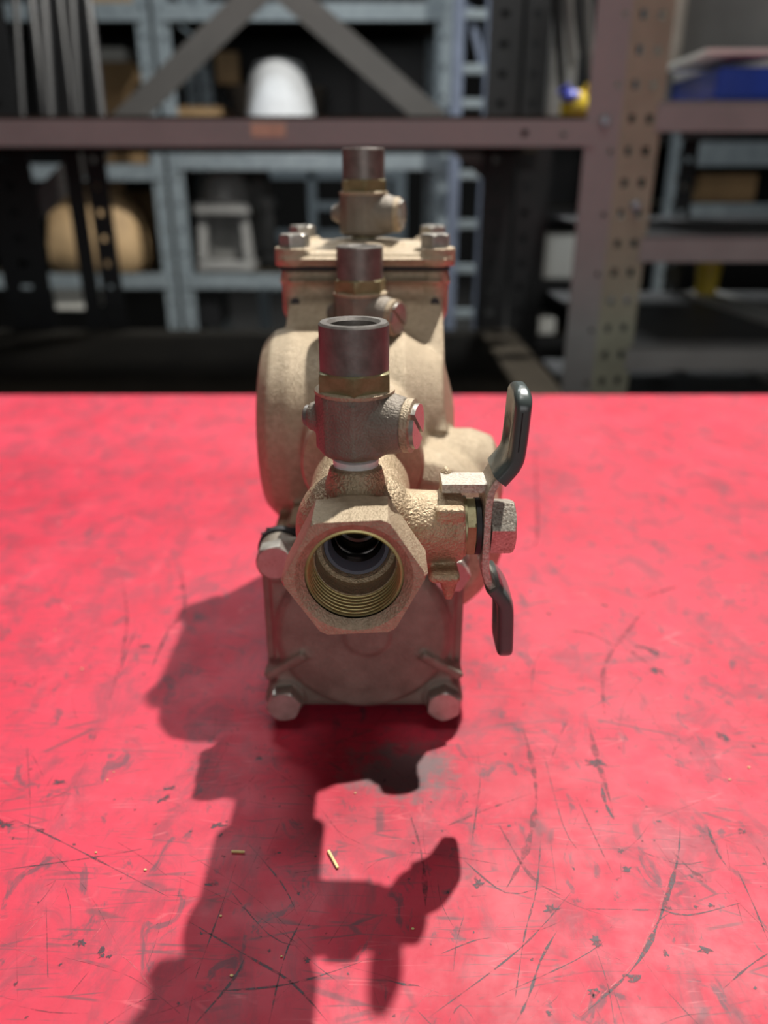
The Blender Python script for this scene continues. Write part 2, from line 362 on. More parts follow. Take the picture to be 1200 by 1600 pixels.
for wd, pts in ((0.5, [(1058, 1285), (1055, 1335), (1040, 1390), (1010, 1470), (975, 1522), (900, 1590)]), (0.5, [(0, 1455), (65, 1433)]), (0.4, [(0, 1470), (40, 1490), (70, 1500)]),
                (0.4, [(105, 1370), (85, 1410), (30, 1470)]), (0.4, [(250, 1560), (200, 1500), (160, 1480)]), (0.4, [(1050, 1210), (1110, 1218), (1200, 1214)])):
    ribbon(pale, [on_bench(*p) for p in pts], wd * 0.001, z=0.00005)
ribbon(dark, [on_bench(*p) for p in [(1063, 1285), (1060, 1335), (1046, 1390), (1018, 1466), (983, 1520), (906, 1590)]], 0.0011)
for (u, v, r, a, s) in ((933, 1192, 2.6, 0, 2.0), (970, 1330, 1.2, 0, 1), (747, 1382, 1.9, 1.4, 1.5), (932, 1472, 1.9, 1.5, 1.3), (862, 1420, 1.6, 0.3, 1.6), (1040, 1490, 1.1, 0, 1),
                        (1100, 1485, 1.7, 0.2, 1.4), (985, 1527, 1.7, 0.2, 1.6), (1087, 1417, 1.0, 0, 1), (1111, 1415, 0.9, 0, 1), (92, 1223, 1.6, 0, 1.6), (157, 1490, 1.5, 1.5, 1.4), (126, 1474, 1.4, 0, 1.3),
                        (258, 1247, 1.5, 0.8, 2.2), (480, 1500, 1.2, 0.4, 1), (62, 1298, 1.1, 0, 1.5), (148, 1340, 0.9, 0, 1.4), (858, 1584, 0.9, 0, 1), (1045, 1418, 0.9, 0, 1), (700, 1395, 0.7, 0, 1), (928, 1550, 1.4, 0.4, 1.4),
                        (1015, 1016, 2.4, -0.9, 2.8), (1024, 1048, 2.6, -0.8, 1.8), (1000, 1010, 1.8, 0, 2.0), (946, 946, 1.8, -0.6, 1.5), (330, 840, 2.2, 0, 1.5), (225, 1010, 2.0, 0, 1.4), (282, 918, 1.6, 0, 1), (858, 960, 1.6, 0, 1.0),
                        (6, 1288, 2.4, 0, 1.8), (265, 1232, 1.2, 0, 2), (1160, 1300, 1.4, 0, 1.2), (1128, 1150, 2.0, -0.7, 2), (330, 1382, 0.8, 0, 3), (405, 1185, 1.3, 0, 1.2), (340, 1290, 1.4, 0, 2.6), (980, 1360, 1.3, 0.4, 1.8)):
    blot(dark, on_bench(u, v), r * 0.001, 0.00007, a, s)
for k in range(900):       # small everyday scratches all over the near half
    x, y = random.uniform(-0.30, 0.34), random.uniform(0.09, 0.34); a = random.uniform(0, PI); l = random.uniform(0.004, 0.028)
    c = random.uniform(-0.25, 0.25); p = Vector((x, y, 0)); d = Vector((math.cos(a), math.sin(a), 0)); l *= random.choice((1, 1, 1, 2.5)); x += 0; n_ = Vector((-d.y, d.x, 0))
    ribbon(random.choice((dark, soft, soft, pale)), [p, p + d * l / 2 + n_ * l * c * 0.3, p + d * l], random.uniform(0.00008, 0.00022))
for k in range(420):
    blot(dark, Vector((random.uniform(-0.25, 0.32), random.uniform(0.09, 0.30), 0)), random.uniform(0.00018, 0.0006), 0.00007, random.uniform(0, 3), random.uniform(1, 2))
for nm, b_, m_ in (('scratch_marks', dark, 'scratch_dark'), ('rubbed_marks', soft, 'scratch_soft'), ('pale_scratches', pale, 'scratch_light')):
    o = obj(nm, b_, M[m_], top); o['kind'] = 'stuff'

def splinter(name, p0, p1, wd, label):
    a, b_ = on_bench(*p0), on_bench(*p1); bm = NB()
    bar(bm, a + Vector((0, 0, 0.0005)), b_ + Vector((0, 0, 0.0005)), wd, 0.0008, (0, 0, 1))
    for v in bm.verts:
        if (v.co - b_).length < wd * 1.5: v.co += (((a + b_) / 2 + Vector((0, 0, 0.0005))) - v.co) * 0.12
    c = (a + b_) / 2
    o = obj(name, bm, M['straw'], None, off=c, bevel=0.0001); o.location = c
    tag(o, label, 'splinter')
splinter('wood_splinter', (513, 1331), (529, 1360), 0.0009, 'pale straw splinter lying aslant at the edge of the valve shadow')
splinter('wood_splinter', (362, 1332), (383, 1333), 0.0005, 'thin straw splinter lying sideways inside the valve shadow')
chips = NB()
for (u, v) in ((178, 1207), (150, 1333), (128, 1046), (108, 950), (86, 985), (184, 875), (1140, 1219), (970, 887), (978, 635), (930, 665), (217, 785), (1180, 660), (168, 1220), (362, 1525), (345, 1432), (645, 1452), (227, 1360), (440, 1495), (555, 1240), (1170, 1200)):
    p = on_bench(u, v); ball(chips, p + Vector((0, 0, 0.0003)), random.uniform(0.00025, 0.00055), (1, 0.7, 0.5), 8)
p0 = on_bench(500, 1200); o = obj('metal_chips', chips, M['straw'], None, off=p0); o.location = p0
tag(o, 'pale specks of swarf scattered over the red bench top', 'swarf', None, 'stuff')

# ------------------------------------------------------------------ the backflow preventer
BZ = 0.17 - CAM_H                   # the bench top in the height scale of the valve shapes below
OFF = Vector((0, 0.26, BZ))         # shapes below: x right, y away, z up
valve = thing('backflow_preventer', 'bronze backflow preventer with threaded inlet and grey handled valve standing on the red bench', 'valve', (0, 0.26, TZ))
AX, AZ = -0.0078, 0.0742            # the flow axis
def part(name, bm, m, parent=None, **k):
    return obj(name, bm, M[m], parent or valve, off=OFF, **k)
def fpart(name, bm, m, parent=None, **k):
    return mobj(name, fuse(bm, off=OFF, **k), M[m], parent or valve, 60)

# main casting
def hull(bm, pts):
    t = NB()
    for p in pts: t.verts.new(p)
    r = bmesh.ops.convex_hull(t, input=t.verts)
    bmesh.ops.delete(t, geom=[v for v in t.verts if not v.link_faces], context='VERTS'); bmesh.ops.recalc_face_normals(t, faces=t.faces); merge(bm, t)
bm = NB()
lathe(bm, [(0.028, 0), (0.036, 0.0015), (0.0405, 0.006), (0.0425, 0.014), (0.0425, 0.060), (0.034, 0.076), (0.012, 0.082)], (-0.0520, 0.327, 0.0700), (1, 0, 0), 64)
hull(bm, [(x, y, z) for x in (-0.041, 0.0250) for y, z in ((0.342, 0.130), (0.404, 0.130), (0.404, 0.05), (0.292, 0.078), (0.300, 0.050), (0.335, 0.118))])
lathe(bm, [(0.0150, 0), (0.0205, 0.002), (0.0235, 0.012), (0.028, 0.045)], (AX, 0.270, AZ), (0, 1, 0), 48)
cyl(bm, (AX, 0.38, AZ), (AX, 0.470, AZ), 0.0185)
ball(bm, (0.016, 0.318, 0.078), 0.017, (0.8, 1.0, 1.0))
lathe(bm, [(0.028, 0), (0.0345, 0.004), (0.0370, 0.011), (0.0370, 0.052), (0.030, 0.068)], (0.0110, 0.2655, 0.0390), (0, 1, 0), 64)
lathe(bm, [(0.021, 0), (0.021, 0.036), (0.018, 0.044), (0.010, 0.048)], (0.0, 0.298, 0.0555), (1, 0, 0), 40)
rbox(bm, (-0.0440, 0.263, -0.0235), (0.0290, 0.335, 0.048), 0.007, 3)
rbox(bm, (-0.036, 0.30, 0.02), (0.018, 0.38, 0.07), 0.012, 3)
cyl(bm, (-0.0076, 0.300, BZ), (-0.0076, 0.300, 0.03), 0.022)
cyl(bm, (-0.0066, 0.385, BZ), (-0.0066, 0.385, 0.06), 0.018)
# flange for the top cover with four ears, gussets under the ears
rbox(bm, (-0.0445, 0.333, 0.1255), (0.0285, 0.410, 0.1345), 0.004, 3)
for ex, ey in ((-0.0375, 0.341), (0.0215, 0.341), (-0.0400, 0.402), (0.0240, 0.402)):
    cyl(bm, (ex, ey, 0.1165), (ex, ey, 0.1345), 0.0062)
    cyl(bm, (ex * 0.86 - 0.001, ey + (0.006 if ey < 0.37 else -0.006), 0.092), (ex, ey, 0.1185), 0.002, 0.0062)
cyl(bm, (-0.0097, 0.323, 0.090), (-0.0097, 0.323, 0.1060), 0.0110, 0.0085)          # boss under the second cock
fpart('body_casting', bm, 'bronze', voxel=0.0010, smooth=7)
for ex in (-0.0375, 0.0215):
    bm = NB(); lathe(bm, [(0.0019, 0), (0.0019, 0.001)], (ex, 0.3343, 0.1215), (0, -1, 0), 16); part('core_hole', bm, 'rubber')
# top cover
bm = NB()
rbox(bm, (-0.0445, 0.332, 0.1358), (0.0285, 0.411, 0.1415), 0.0022, 3)
for ex, ey in ((-0.0375, 0.341), (0.0215, 0.341), (-0.0400, 0.402), (0.0240, 0.402)):
    cyl(bm, (ex, ey, 0.1358), (ex, ey, 0.1432), 0.0085)
lathe(bm, [(0.022, 0), (0.017, 0.004), (0.0125, 0.0045)], (-0.0086, 0.3735, 0.1395), (0, 0, 1), 40)
tcover = fpart('top_cover', bm, 'bronze', voxel=0.0008, smooth=4)
bm = NB(); rbox(bm, (-0.0435, 0.334, 0.1343), (0.0275, 0.409, 0.1360), 0.0006, 1); part('gasket', bm, 'rubber')
for ex, ey in ((-0.0375, 0.341), (0.0215, 0.341), (-0.0400, 0.402), (0.0240, 0.402)):
    bm = NB(); hexhead(bm, (ex, ey, 0.1428), (0, 0, 1), 0.0112, 0.0056, 0.3); part('bolt', bm, 'steel', tcover, sharp=25)
# front (relief) cover
CX, CZ = -0.00775, 0.0124
bm = NB()
rbox(bm, (-0.0455, 0.2490, -0.0243), (0.0302, 0.2590, 0.0495), 0.0035, 3)
for ex in (-0.0387, 0.0232):
    for ez in (-0.0175, 0.0420):
        cyl(bm, (ex, 0.2475, ez), (ex, 0.2590, ez), 0.0078)
lathe(bm, [(0.0335, 0), (0.0330, 0.0030), (0.0305, 0.0052), (0.022, 0.0064), (0.008, 0.0068)], (CX, 0.2500, CZ), (0, -1, 0), 64)
lathe(bm, [(0.0095, 0), (0.0088, 0.0075), (0.0078, 0.0083)], (CX + 0.0015, 0.2505, CZ + 0.002), (0, -1, 0), 32)
for s in (-1, 1):
    bar(bm, (CX + s * 0.0370, 0.2480, -0.0048), (CX + s * 0.0215, 0.2455, 0.0065), 0.0036, 0.009)
fcover = fpart('relief_cover', bm, 'bronze_dull', voxel=0.0008, smooth=5)
bm = NB(); rbox(bm, (-0.0460, 0.2588, -0.0245), (0.0308, 0.2636, 0.0500), 0.002, 2)
for ex in (-0.0387, 0.0232): cyl(bm, (ex, 0.2588, 0.042), (ex, 0.2620, 0.042), 0.0086)
part('diaphragm', bm, 'rubber')
for ex, ez, rl in ((-0.0387, -0.0175, 0.1), (0.0232, -0.0175, 0.45), (-0.0387, 0.0450, 0.25), (0.0240, 0.0395, 0.0)):
    bm = NB(); hexhead(bm, (ex, 0.2480, ez), (0, -1, 0), 0.0122, 0.0060, rl); part('bolt', bm, 'steel', fcover, sharp=25)

# ball valve: one sand casting, bored out
bm = NB()
ball(bm, (AX, 0.2085, AZ), 0.0186, (1, 0.95, 1))
cyl(bm, (AX, 0.188, AZ), (AX, 0.268, AZ), 0.0130)
cyl(bm, (AX, 0.200, AZ), (AX, 0.240, AZ), 0.0165)
cyl(bm, (AX, 0.2085, AZ), (0.0232, 0.2100, AZ), 0.0122, 0.0104)
cyl(bm, (AX - 0.0002, 0.2045, AZ + 0.008), (AX - 0.0002, 0.2055, AZ + 0.0208), 0.0105, 0.0074)
# stop lugs on the stem boss
box(bm, (0.0150, 0.2000, AZ + 0.0060), (0.0232, 0.2060, AZ + 0.0095))
rbox(bm, (0.0168, 0.2140, AZ + 0.008), (0.0205, 0.2190, AZ + 0.0165), 0.0012, 2)
rbox(bm, (0.0130, 0.1960, AZ - 0.0125), (0.0222, 0.2060, AZ - 0.0098), 0.0008, 2)
cyl(bm, (0.0190, 0.1995, AZ - 0.0105), (0.0192, 0.1995, AZ - 0.0190), 0.0034, 0.0012)
cut = NB(); cyl(cut, (AX, 0.170, AZ), (AX, 0.2035, AZ), 0.0112, n=48)
cut2 = NB(); cyl(cut2, (AX, 0.20, AZ), (AX, 0.236, AZ), 0.0075, n=32)
bv = fpart('ball_valve', bm, 'bronze_sand', voxel=0.00065, smooth=5, cutters=(cut, cut2))
# hexagonal threaded inlet end
RH = 0.0193; HY0, HY1 = 0.1764, 0.1915
def hex_end():
    bm = NB(); n = 96; R0 = math.radians(3)
    def ring(y, fn): return [bm.verts.new((AX + fn(2 * PI * k / n) * math.cos(2 * PI * k / n + R0), y, AZ + fn(2 * PI * k / n) * math.sin(2 * PI * k / n + R0))) for k in range(n)]
    hx = lambda R: (lambda a: R * math.cos(PI / 6) / math.cos((a % (PI / 3)) - PI / 6))
    hc = lambda R, lim: (lambda a: min(hx(R)(a), lim))
    ci = lambda r: (lambda a: r)
    seq = [ring(0.1990, ci(0.0150)), ring(0.1945, lambda a: 0.4 * hx(RH)(a) + 0.6 * 0.0158), ring(HY1, hx(RH)), ring(HY0 + 0.0016, hx(RH)), ring(HY0, hc(RH * 0.985, RH * 0.952)),
           ring(HY0, ci(0.0155)), ring(HY0 + 0.0016, ci(0.0136)), ring(HY0 + 0.0022, ci(0.0131))]
    for a, b in zip(seq, seq[1:]):
        for k in range(n): bm.faces.new((a[k], a[(k + 1) % n], b[(k + 1) % n], b[k]))
    return bm
part('hex_end', hex_end(), 'bronze', bv, sharp=28)
prof = []                          # pipe thread: crest and root rings with a slight taper
y = 0.0022; k = 0
while y < 0.0152:
    r = 0.0131 - (y / 16)
    prof += [(r - 0.0008, y), (r - 0.0008, y + 0.00075), (r + 0.0002, y + 0.0010), (r - 0.0008, y + 0.00135)]
    y += 0.00155
prof += [(prof[-1][0] + 0.0006, y), (prof[-1][0] + 0.0006, y + 0.0025)]
bm = NB(); lathe(bm, prof, (AX, HY0, AZ), (0, 1, 0), 72, cap=False); bmesh.ops.reverse_faces(bm, faces=bm.faces); part('pipe_thread', bm, 'brass_thread', bv, sharp=20)
yb = HY0 + y + 0.0020
bm = NB(); lathe(bm, [(0.0145, 0), (0.0098, 0.0002), (0.0094, 0.0012), (0.0094, 0.004)], (AX, yb, AZ), (0, 1, 0), 56, cap=False); part('inner_shoulder', bm, 'bronze_sand', bv)
bm = NB(); lathe(bm, [(0.0097, 0.0), (0.0092, -0.0012), (0.0082, -0.0012), (0.0076, 0.001), (0.0075, 0.004)], (AX, yb + 0.003, AZ), (0, 1, 0), 56, cap=False); part('seat_ring', bm, 'seat', bv)
bm = NB(); lathe(bm, [(0.0079, 0.0), (0.0070, 0.002), (0.0064, 0.003), (0.0064, 0.012), (0.0056, 0.0125), (0.0056, 0.030)], (AX, yb + 0.0055, AZ), (0, 1, 0), 48, cap=False); part('ball', bm, 'chrome', bv)
bm = NB(); lathe(bm, [(0.0120, 0), (0.0215, 0.0004), (0.0226, 0.0020), (0.0226, 0.0070), (0.0212, 0.0085), (0.0120, 0.0087)], (AX, 0.2625, AZ), (0, 1, 0), 56); part('union_ring', bm, 'bronze', valve)
# stem: packing nut, washer, handle, nut
SY = 0.2100
bm = NB(); cyl(bm, (0.0228, SY, AZ), (0.0390, SY, AZ), 0.0042); part('stem', bm, 'brass', bv)
bm = NB(); hexhead(bm, (0.0243, SY, AZ), (1, 0, 0), 0.0165, 0.0026, 0.15); part('packing_nut', bm, 'brass', bv, sharp=25)
bm = NB(); cyl(bm, (0.0230, SY, AZ), (0.0242, SY, AZ), 0.0092); part('washer', bm, 'brass', bv)
bm = NB(); cyl(bm, (0.0270, SY, AZ), (0.0284, SY, AZ), 0.0086); part('washer', bm, 'rubber', bv)

def sweep(bm, path, wfun, tfun, n=20, p=3.0, dimple=None):
    """path of (x, z) at y = SY; superellipse section, width along y"""
    rings = []
    for i, (x, z) in enumerate(path):
        a = path[max(i - 1, 0)]; b = path[min(i + 1, len(path) - 1)]
        d = Vector((b[0] - a[0], 0, b[1] - a[1])).normalized(); nx = Vector((d.z, 0, -d.x))
        s = i / (len(path) - 1); W, T = wfun(s) / 2, tfun(s) / 2; rg = []
        for k in range(n):
            t = 2 * PI * k / n; c, q = math.cos(t), math.sin(t)
            ex = math.copysign(abs(c) ** (2 / p), c) * W; ey = math.copysign(abs(q) ** (2 / p), q) * T
            if dimple and q * (1 if z > AZ else -1) < 0:      # pressed groove on the inner face of the bend
                ey += (1 if z > AZ else -1) * dimple[1] * math.exp(-((s - dimple[0]) / 0.16) ** 2 - (ex / 0.0038) ** 4)
            rg.append(bm.verts.new(Vector((x, SY + ex, z)) + nx * ey))
        rings.append(rg)
    for a, b in zip(rings, rings[1:]):
        for k in range(n): bm.faces.new((a[k], a[(k + 1) % n], b[(k + 1) % n], b[k]))
    bm.faces.new(list(reversed(rings[0]))); bm.faces.new(rings[-1])
    bmesh.ops.recalc_face_normals(bm, faces=bm.faces)
def smooth_path(pts, n=30):
    P = [Vector((x, z, 0)) for x, z in pts]
    for _ in range(3):
        Q = [P[0]]
        for a, b in zip(P, P[1:]): Q += [a * 0.78 + b * 0.22, a * 0.22 + b * 0.78]
        P = Q + [P[-1]]
    return [(p.x, p.y) for p in P]
handle = None
hp = [(0.0300, 0.0), (0.0300, 0.0142), (0.0352, 0.0203)]
full = [(x, AZ - z) for x, z in reversed(hp)] + [(x, AZ + z) for x, z in hp[1:]]
bm = NB(); sweep(bm, smooth_path(full), lambda s: 0.0150, lambda s: 0.0026, 24, 8.0)
box(bm, (0.0168, 0.2060, AZ + 0.0122), (0.0297, 0.2160, AZ + 0.0148))                # bent stop tab
handle = part('valve_handle', bm, 'zinc', valve, sharp=30); handle['label'] = 'pitted steel handle plate with a bent stop tab'
for s in (1, -1):
    gp = smooth_path([(0.0328, AZ + s * 0.0172), (0.0368, AZ + s * 0.0222), (0.0374, AZ + s * 0.0280), (0.0380, AZ + s * 0.0434)])
    def endw(q): return 0.0185 * (1.0 if q < 0.8 else math.sqrt(max(0.02, 1 - ((q - 0.8) / 0.2) ** 2 * 0.92)))
    def endt(q): return 0.0052 * (1.0 if q < 0.88 else math.sqrt(max(0.03, 1 - ((q - 0.88) / 0.12) ** 2 * 0.9)))
    P = Vector
    # even spacing so that the rounded end is smooth
    L_ = [0]
    for a, b in zip(gp, gp[1:]): L_.append(L_[-1] + math.dist(a, b))
    ev = []
    for k in range(41):
        t = L_[-1] * (1 - (1 - k / 40) ** 1.6); i = max(j for j in range(len(L_)) if L_[j] <= t + 1e-12); i = min(i, len(gp) - 2)
        f_ = (t - L_[i]) / (L_[i + 1] - L_[i]); ev.append((gp[i][0] * (1 - f_) + gp[i + 1][0] * f_, gp[i][1] * (1 - f_) + gp[i + 1][1] * f_))
    ss = [1 - (1 - k / 40) ** 1.6 for k in range(41)]
    bm = NB(); sweep(bm, ev, lambda q: endw(ss[round(q * 40)]), lambda q: endt(ss[round(q * 40)]), 48, 4.5, dimple=(0.34, 0.0022))
    g = part('handle_grip', bm, 'vinyl', handle, sharp=60); g['label'] = 'grey-green vinyl dipped handle wing'
    bm = NB(); bar(bm, (0.0372, SY + 0.001, AZ + s * 0.0150), (0.0352, SY + 0.001, AZ + s * 0.0225), 0.0030, 0.0100); part('handle_rib', bm, 'vinyl', handle, bevel=0.0006) if False else bm.free()
bm = NB(); bar(bm, (0.0370, SY - 0.00918, AZ + 0.0265), (0.0374, SY - 0.00918, AZ + 0.0375), 0.0003, 0.0004); part('grip_split', bm, 'dark_slit', handle)
bm = NB(); hexhead(bm, (0.0314, SY, AZ), (1, 0, 0), 0.0150, 0.0072, 0.28); part('handle_nut', bm, 'zinc', handle, sharp=25)

# test cocks: built once, copied twice
def slotted(bm, loc, r, h, sw=0.0011, sd=0.0011, rot=0.6):
    """slotted screw head facing +x"""
    n = 40
    M_ = Matrix.Translation(Vector(loc)) @ rot_to((1, 0, 0)) @ Matrix.Rotation(rot, 4, 'Z')
    for s in (-1, 1):
        pts = [Vector((r * math.cos(a), r * math.sin(a), 0)) for a in [i * 2 * PI / n for i in range(n)]]
        half = [p for p in pts if s * p.y > sw * 0.5 + 1e-6]
        half.sort(key=lambda p: math.atan2(s * p.y, p.x))
        xe = math.sqrt(r * r - (sw / 2) ** 2)
        loop = [Vector((xe, s * sw / 2, 0))] + half + [Vector((-xe, s * sw / 2, 0))]
        lo = [bm.verts.new(M_ @ p) for p in loop]; hi = [bm.verts.new(M_ @ (p + Vector((0, 0, h)))) for p in loop]
        k = len(loop)
        for i in range(k): bm.faces.new((lo[i], lo[(i + 1) % k], hi[(i + 1) % k], hi[i]))
        bm.faces.new(lo); bm.faces.new(hi)
    bmesh.ops.recalc_face_normals(bm, faces=bm.faces)
    lathe(bm, [(r, -0.001), (r, h - sd)], loc, (1, 0, 0), n)
def make_cock():
    bm = NB()
    lathe(bm, [(0.0090, 0.0), (0.0112, 0.0016), (0.0112, 0.0160), (0.0104, 0.0178)], (0, 0, 0), (0, 0, 1), 8, roll=math.radians(22.5 - 7))
    cyl(bm, (0, 0, 0.002), (0, 0, 0.0178), 0.0106)
    lathe(bm, [(0.0090, 0), (0.0088, 0.008), (0.0082, 0.0118), (0.0074, 0.0146)], (0, 0, 0.0092), (1, 0, 0), 36)
    lathe(bm, [(0.0050, 0), (0.0042, 0.0125), (0.0036, 0.0136)], (0, 0, 0.0095), (-1, 0, 0), 24)
    body = mobj('test_cock', fuse(bm, voxel=0.00055, smooth=3), M['bronze_dull'], valve, 60)
    bm = NB(); lathe(bm, [(0.0070, 0), (0.0074, 0.0004), (0.0074, 0.0024), (0.0066, 0.0027)], (0.0143, 0, 0.0092), (1, 0, 0), 36); obj('screw_collar', bm, M['bronze'], body)
    bm = NB(); slotted(bm, (0.0160, 0, 0.0092), 0.0062, 0.0022, 0.0015, 0.0014, 0.9); obj('slotted_screw', bm, M['steel'], body, sharp=25)
    bm = NB(); lathe(bm, [(0.0030, 0), (0.0030, 0.0012), (0.0024, 0.0016)], (-0.0134, 0, 0.0095), (-1, 0, 0), 24); obj('pin_end', bm, M['turned'], body)
    bm = NB(); lathe(bm, [(0.0102, 0.0172), (0.0110, 0.0176), (0.0110, 0.0184), (0.0104, 0.0188)], (0, 0, 0), (0, 0, 1), 48); obj('seat_collar', bm, M['bronze'], body)
    bm = NB(); hexhead(bm, (0, 0, 0.0186), (0, 0, 1), 0.0188, 0.0052, PI / 6 + 0.32); obj('hex_nut', bm, M['brass'], body, sharp=25)
    bm = NB(); lathe(bm, [(0.0086, 0.0232), (0.0094, 0.0238), (0.0094, 0.0358), (0.0089, 0.0364), (0.0072, 0.0364), (0.0064, 0.0356), (0.0064, 0.0290), (0.0030, 0.0285), (0.0030, 0.0240)], (0, 0, 0), (0, 0, 1), 56); obj('outlet_tube', bm, M['turned'], body, sharp=28)
    bm = NB(); lathe(bm, [(0.0050, -0.0075), (0.0054, -0.004), (0.0056, 0.001)], (0, 0, 0), (0, 0, 1), 32); obj('threaded_stem', bm, M['brass'], body)
    bm = NB(); lathe(bm, [(0.0056, -0.0042), (0.0064, -0.0038), (0.0066, -0.0016), (0.0058, -0.0012)], (0, 0, 0), (0, 0, 1), 32); obj('thread_tape', bm, M['tape'], body)
    return body
c1 = make_cock(); c1.location = Vector((-0.0080, 0.2062, 0.0988)) - OFF; c1.rotation_euler = (0, 0, -0.30)
c2 = copy_tree(c1); c2.location = Vector((-0.0097, 0.3230, 0.1088)) - OFF; c2.rotation_euler = (0, 0, -0.50)
c3 = copy_tree(c1); c3.location = Vector((-0.0091, 0.3740, 0.1455)) - OFF; c3.rotation_euler = (0, 0, -0.22)
for c in (c1, c2, c3): c.parent = valve
# outlet end of the casting, hidden behind
bm = NB(); hexhead(bm, (AX, 0.466, AZ), (0, 1, 0), 0.034, 0.016); part('outlet_end', bm, 'bronze', valve)

# ------------------------------------------------------------------ front rack, just behind the bench
def zof(v, D): return at(600, v, D).z
def xof(u, v, D): return at(u, v, D).x
def holed(bm, o, ux, uz, xs, zs, holes, th):
    """plate on axes ux, uz from o with cells left open; th thick"""
    uy = ux.cross(uz).normalized() * th; f = {}
    def P(i, j, k):
        if (i, j, k) not in f: f[i, j, k] = bm.verts.new(o + ux * xs[i] + uz * zs[j] + uy * k)
        return f[i, j, k]
    nx, nz = len(xs) - 1, len(zs) - 1
    solid = lambda i, j: 0 <= i < nx and 0 <= j < nz and (i, j) not in holes
    for i in range(nx):
        for j in range(nz):
            if not solid(i, j): continue
            bm.faces.new((P(i, j, 0), P(i + 1, j, 0), P(i + 1, j + 1, 0), P(i, j + 1, 0)))
            bm.faces.new((P(i, j, 1), P(i, j + 1, 1), P(i + 1, j + 1, 1), P(i + 1, j, 1)))
            for di, dj, a, b in ((-1, 0, (i, j + 1), (i, j)), (1, 0, (i + 1, j), (i + 1, j + 1)), (0, -1, (i, j), (i + 1, j)), (0, 1, (i + 1, j + 1), (i, j + 1))):
                if not solid(i + di, j + dj): bm.faces.new((P(*a, 0), P(*b, 0), P(*b, 1), P(*a, 1))[::-1])
    bmesh.ops.recalc_face_normals(bm, faces=bm.faces)
def slotted_post(x0, x1, y, z0, z1, pitch, cols, sh, th=0.0025, ux=Vector((1, 0, 0)), phase=0.0):
    """flat flange with a column of slots for each (a, b) fraction in cols"""
    bm = NB(); W = x1 - x0; xs = sorted({0.0, W} | {c * W for ab in cols for c in ab}); zs = [0.0]
    z = phase + pitch / 2
    while z + sh < z1 - z0: zs += [z, z + sh]; z += pitch
    zs.append(z1 - z0); holes = set()
    for i in range(len(xs) - 1):
        mid = (xs[i] + xs[i + 1]) / 2 / W
        if any(a < mid < b for a, b in cols): holes |= {(i, j) for j in range(1, len(zs) - 1, 2)}
    holed(bm, Vector((x0, y, z0)), ux, Vector((0, 0, 1)), xs, zs, holes, -th)
    return bm
DF, DR = 1.10, 1.70
H_R = 1.95
rack = thing('storage_rack', 'brown steel storage rack straight behind the bench with a V of grey braces', 'rack', (0, DF, 0))
RO = Vector((0, DF, 0))
def rp(name, bm, m, parent=rack, **k): return obj(name, bm, M[m], parent, off=RO, **k)
PX0, PX1, PX2 = xof(906, 300, DF), xof(957, 300, DF), xof(1028, 300, DF)
LX0 = -1.02
ZB1, ZB0 = zof(187, DF), zof(229, DF)
# right upright: plain flange in front, slotted flange beside it, a return lip
up = rp('upright', slotted_post(PX0, PX1, DF, 0, H_R, 0.0762, [(0.74, 0.87)], 0.007, phase=0.02), 'brown_steel')
bm = slotted_post(PX1 + 0.001, PX2, DF + 0.004, 0, H_R, 0.0381, [(0.20, 0.36), (0.62, 0.80)], 0.011, ux=Vector((0.97, 0.243, 0)))
box(bm, (PX1 - 0.002, DF + 0.001, 0), (PX1 + 0.001, DF + 0.035, H_R)); rp('upright', bm, 'olive_lit_steel')['label'] = 'slotted upright flange with its lighting tint put into the colour'
bm = NB(); lathe(bm, [(0.007, 0), (0.007, 0.003), (0.004, 0.006)], (xof(944, 190, DF), DF, zof(190, DF)), (0, -1, 0), 16); rp('bolt', bm, 'galv', up)
bm = NB(); lathe(bm, [(0.007, 0), (0.007, 0.003), (0.004, 0.006)], (xof(996, 322, DF), DF + 0.010, zof(322, DF)), (0, -1, 0), 16); rp('bolt', bm, 'galv', up)
rp('upright', slotted_post(LX0 - 0.05, LX0, DF, 0, H_R, 0.0762, [(0.4, 0.6)], 0.007), 'brown_steel')
# beams and decks
def beam(x0, x1, z0, z1, y, holes=(), m='brown_steel'):
    bm = NB(); zm = (z0 + z1) / 2; hh = 0.0040
    xs = sorted({0.0, x1 - x0} | {h + s * hh - x0 for h in holes for s in (-1, 1)}); zs = [0, zm - z0 - hh, zm - z0 + hh, z1 - z0]
    hs = {(i, 1) for i in range(len(xs) - 1) for h in holes if abs((xs[i] + xs[i + 1]) / 2 - (h - x0)) < 1e-4}
    holed(bm, Vector((x0, y, z0)), Vector((1, 0, 0)), Vector((0, 0, 1)), xs, zs, hs, -0.002)
    box(bm, (x0, y + 0.002, z1 - 0.002), (x1, y + 0.03, z1)); box(bm, (x0, y + 0.002, z0), (x1, y + 0.02, z0 + 0.002))
    return rp('beam', bm, m)
fb = beam(LX0 - 0.04, xof(931, 205, DF), ZB0, ZB1, DF - 0.003, [xof(820, 195, DF), xof(881, 192, DF)])
bm = NB(); box(bm, (xof(393, 204, DF), DF - 0.0046, zof(214, DF)), (xof(447, 204, DF), DF - 0.0032, zof(193, DF))); rp('sticker', bm, 'sticker', fb)['label'] = 'tan paper sticker on the beam'
ZD = zof(515, DR)
def deck(x0, x1, z, y0=DF + 0.0005, y1=DR, m='deck'):
    bm = NB(); box(bm, (x0, y0, z - 0.004), (x1, y1, z)); 
    for k in range(1, 4):
        xx = x0 + (x1 - x0) * k / 4; box(bm, (xx - 0.02, y0 + 0.03, z - 0.022), (xx + 0.02, y1 - 0.02, z - 0.004))
    return rp('shelf_deck', bm, m)
deck(LX0, PX0 + 0.02, ZB1 + 0.0045)
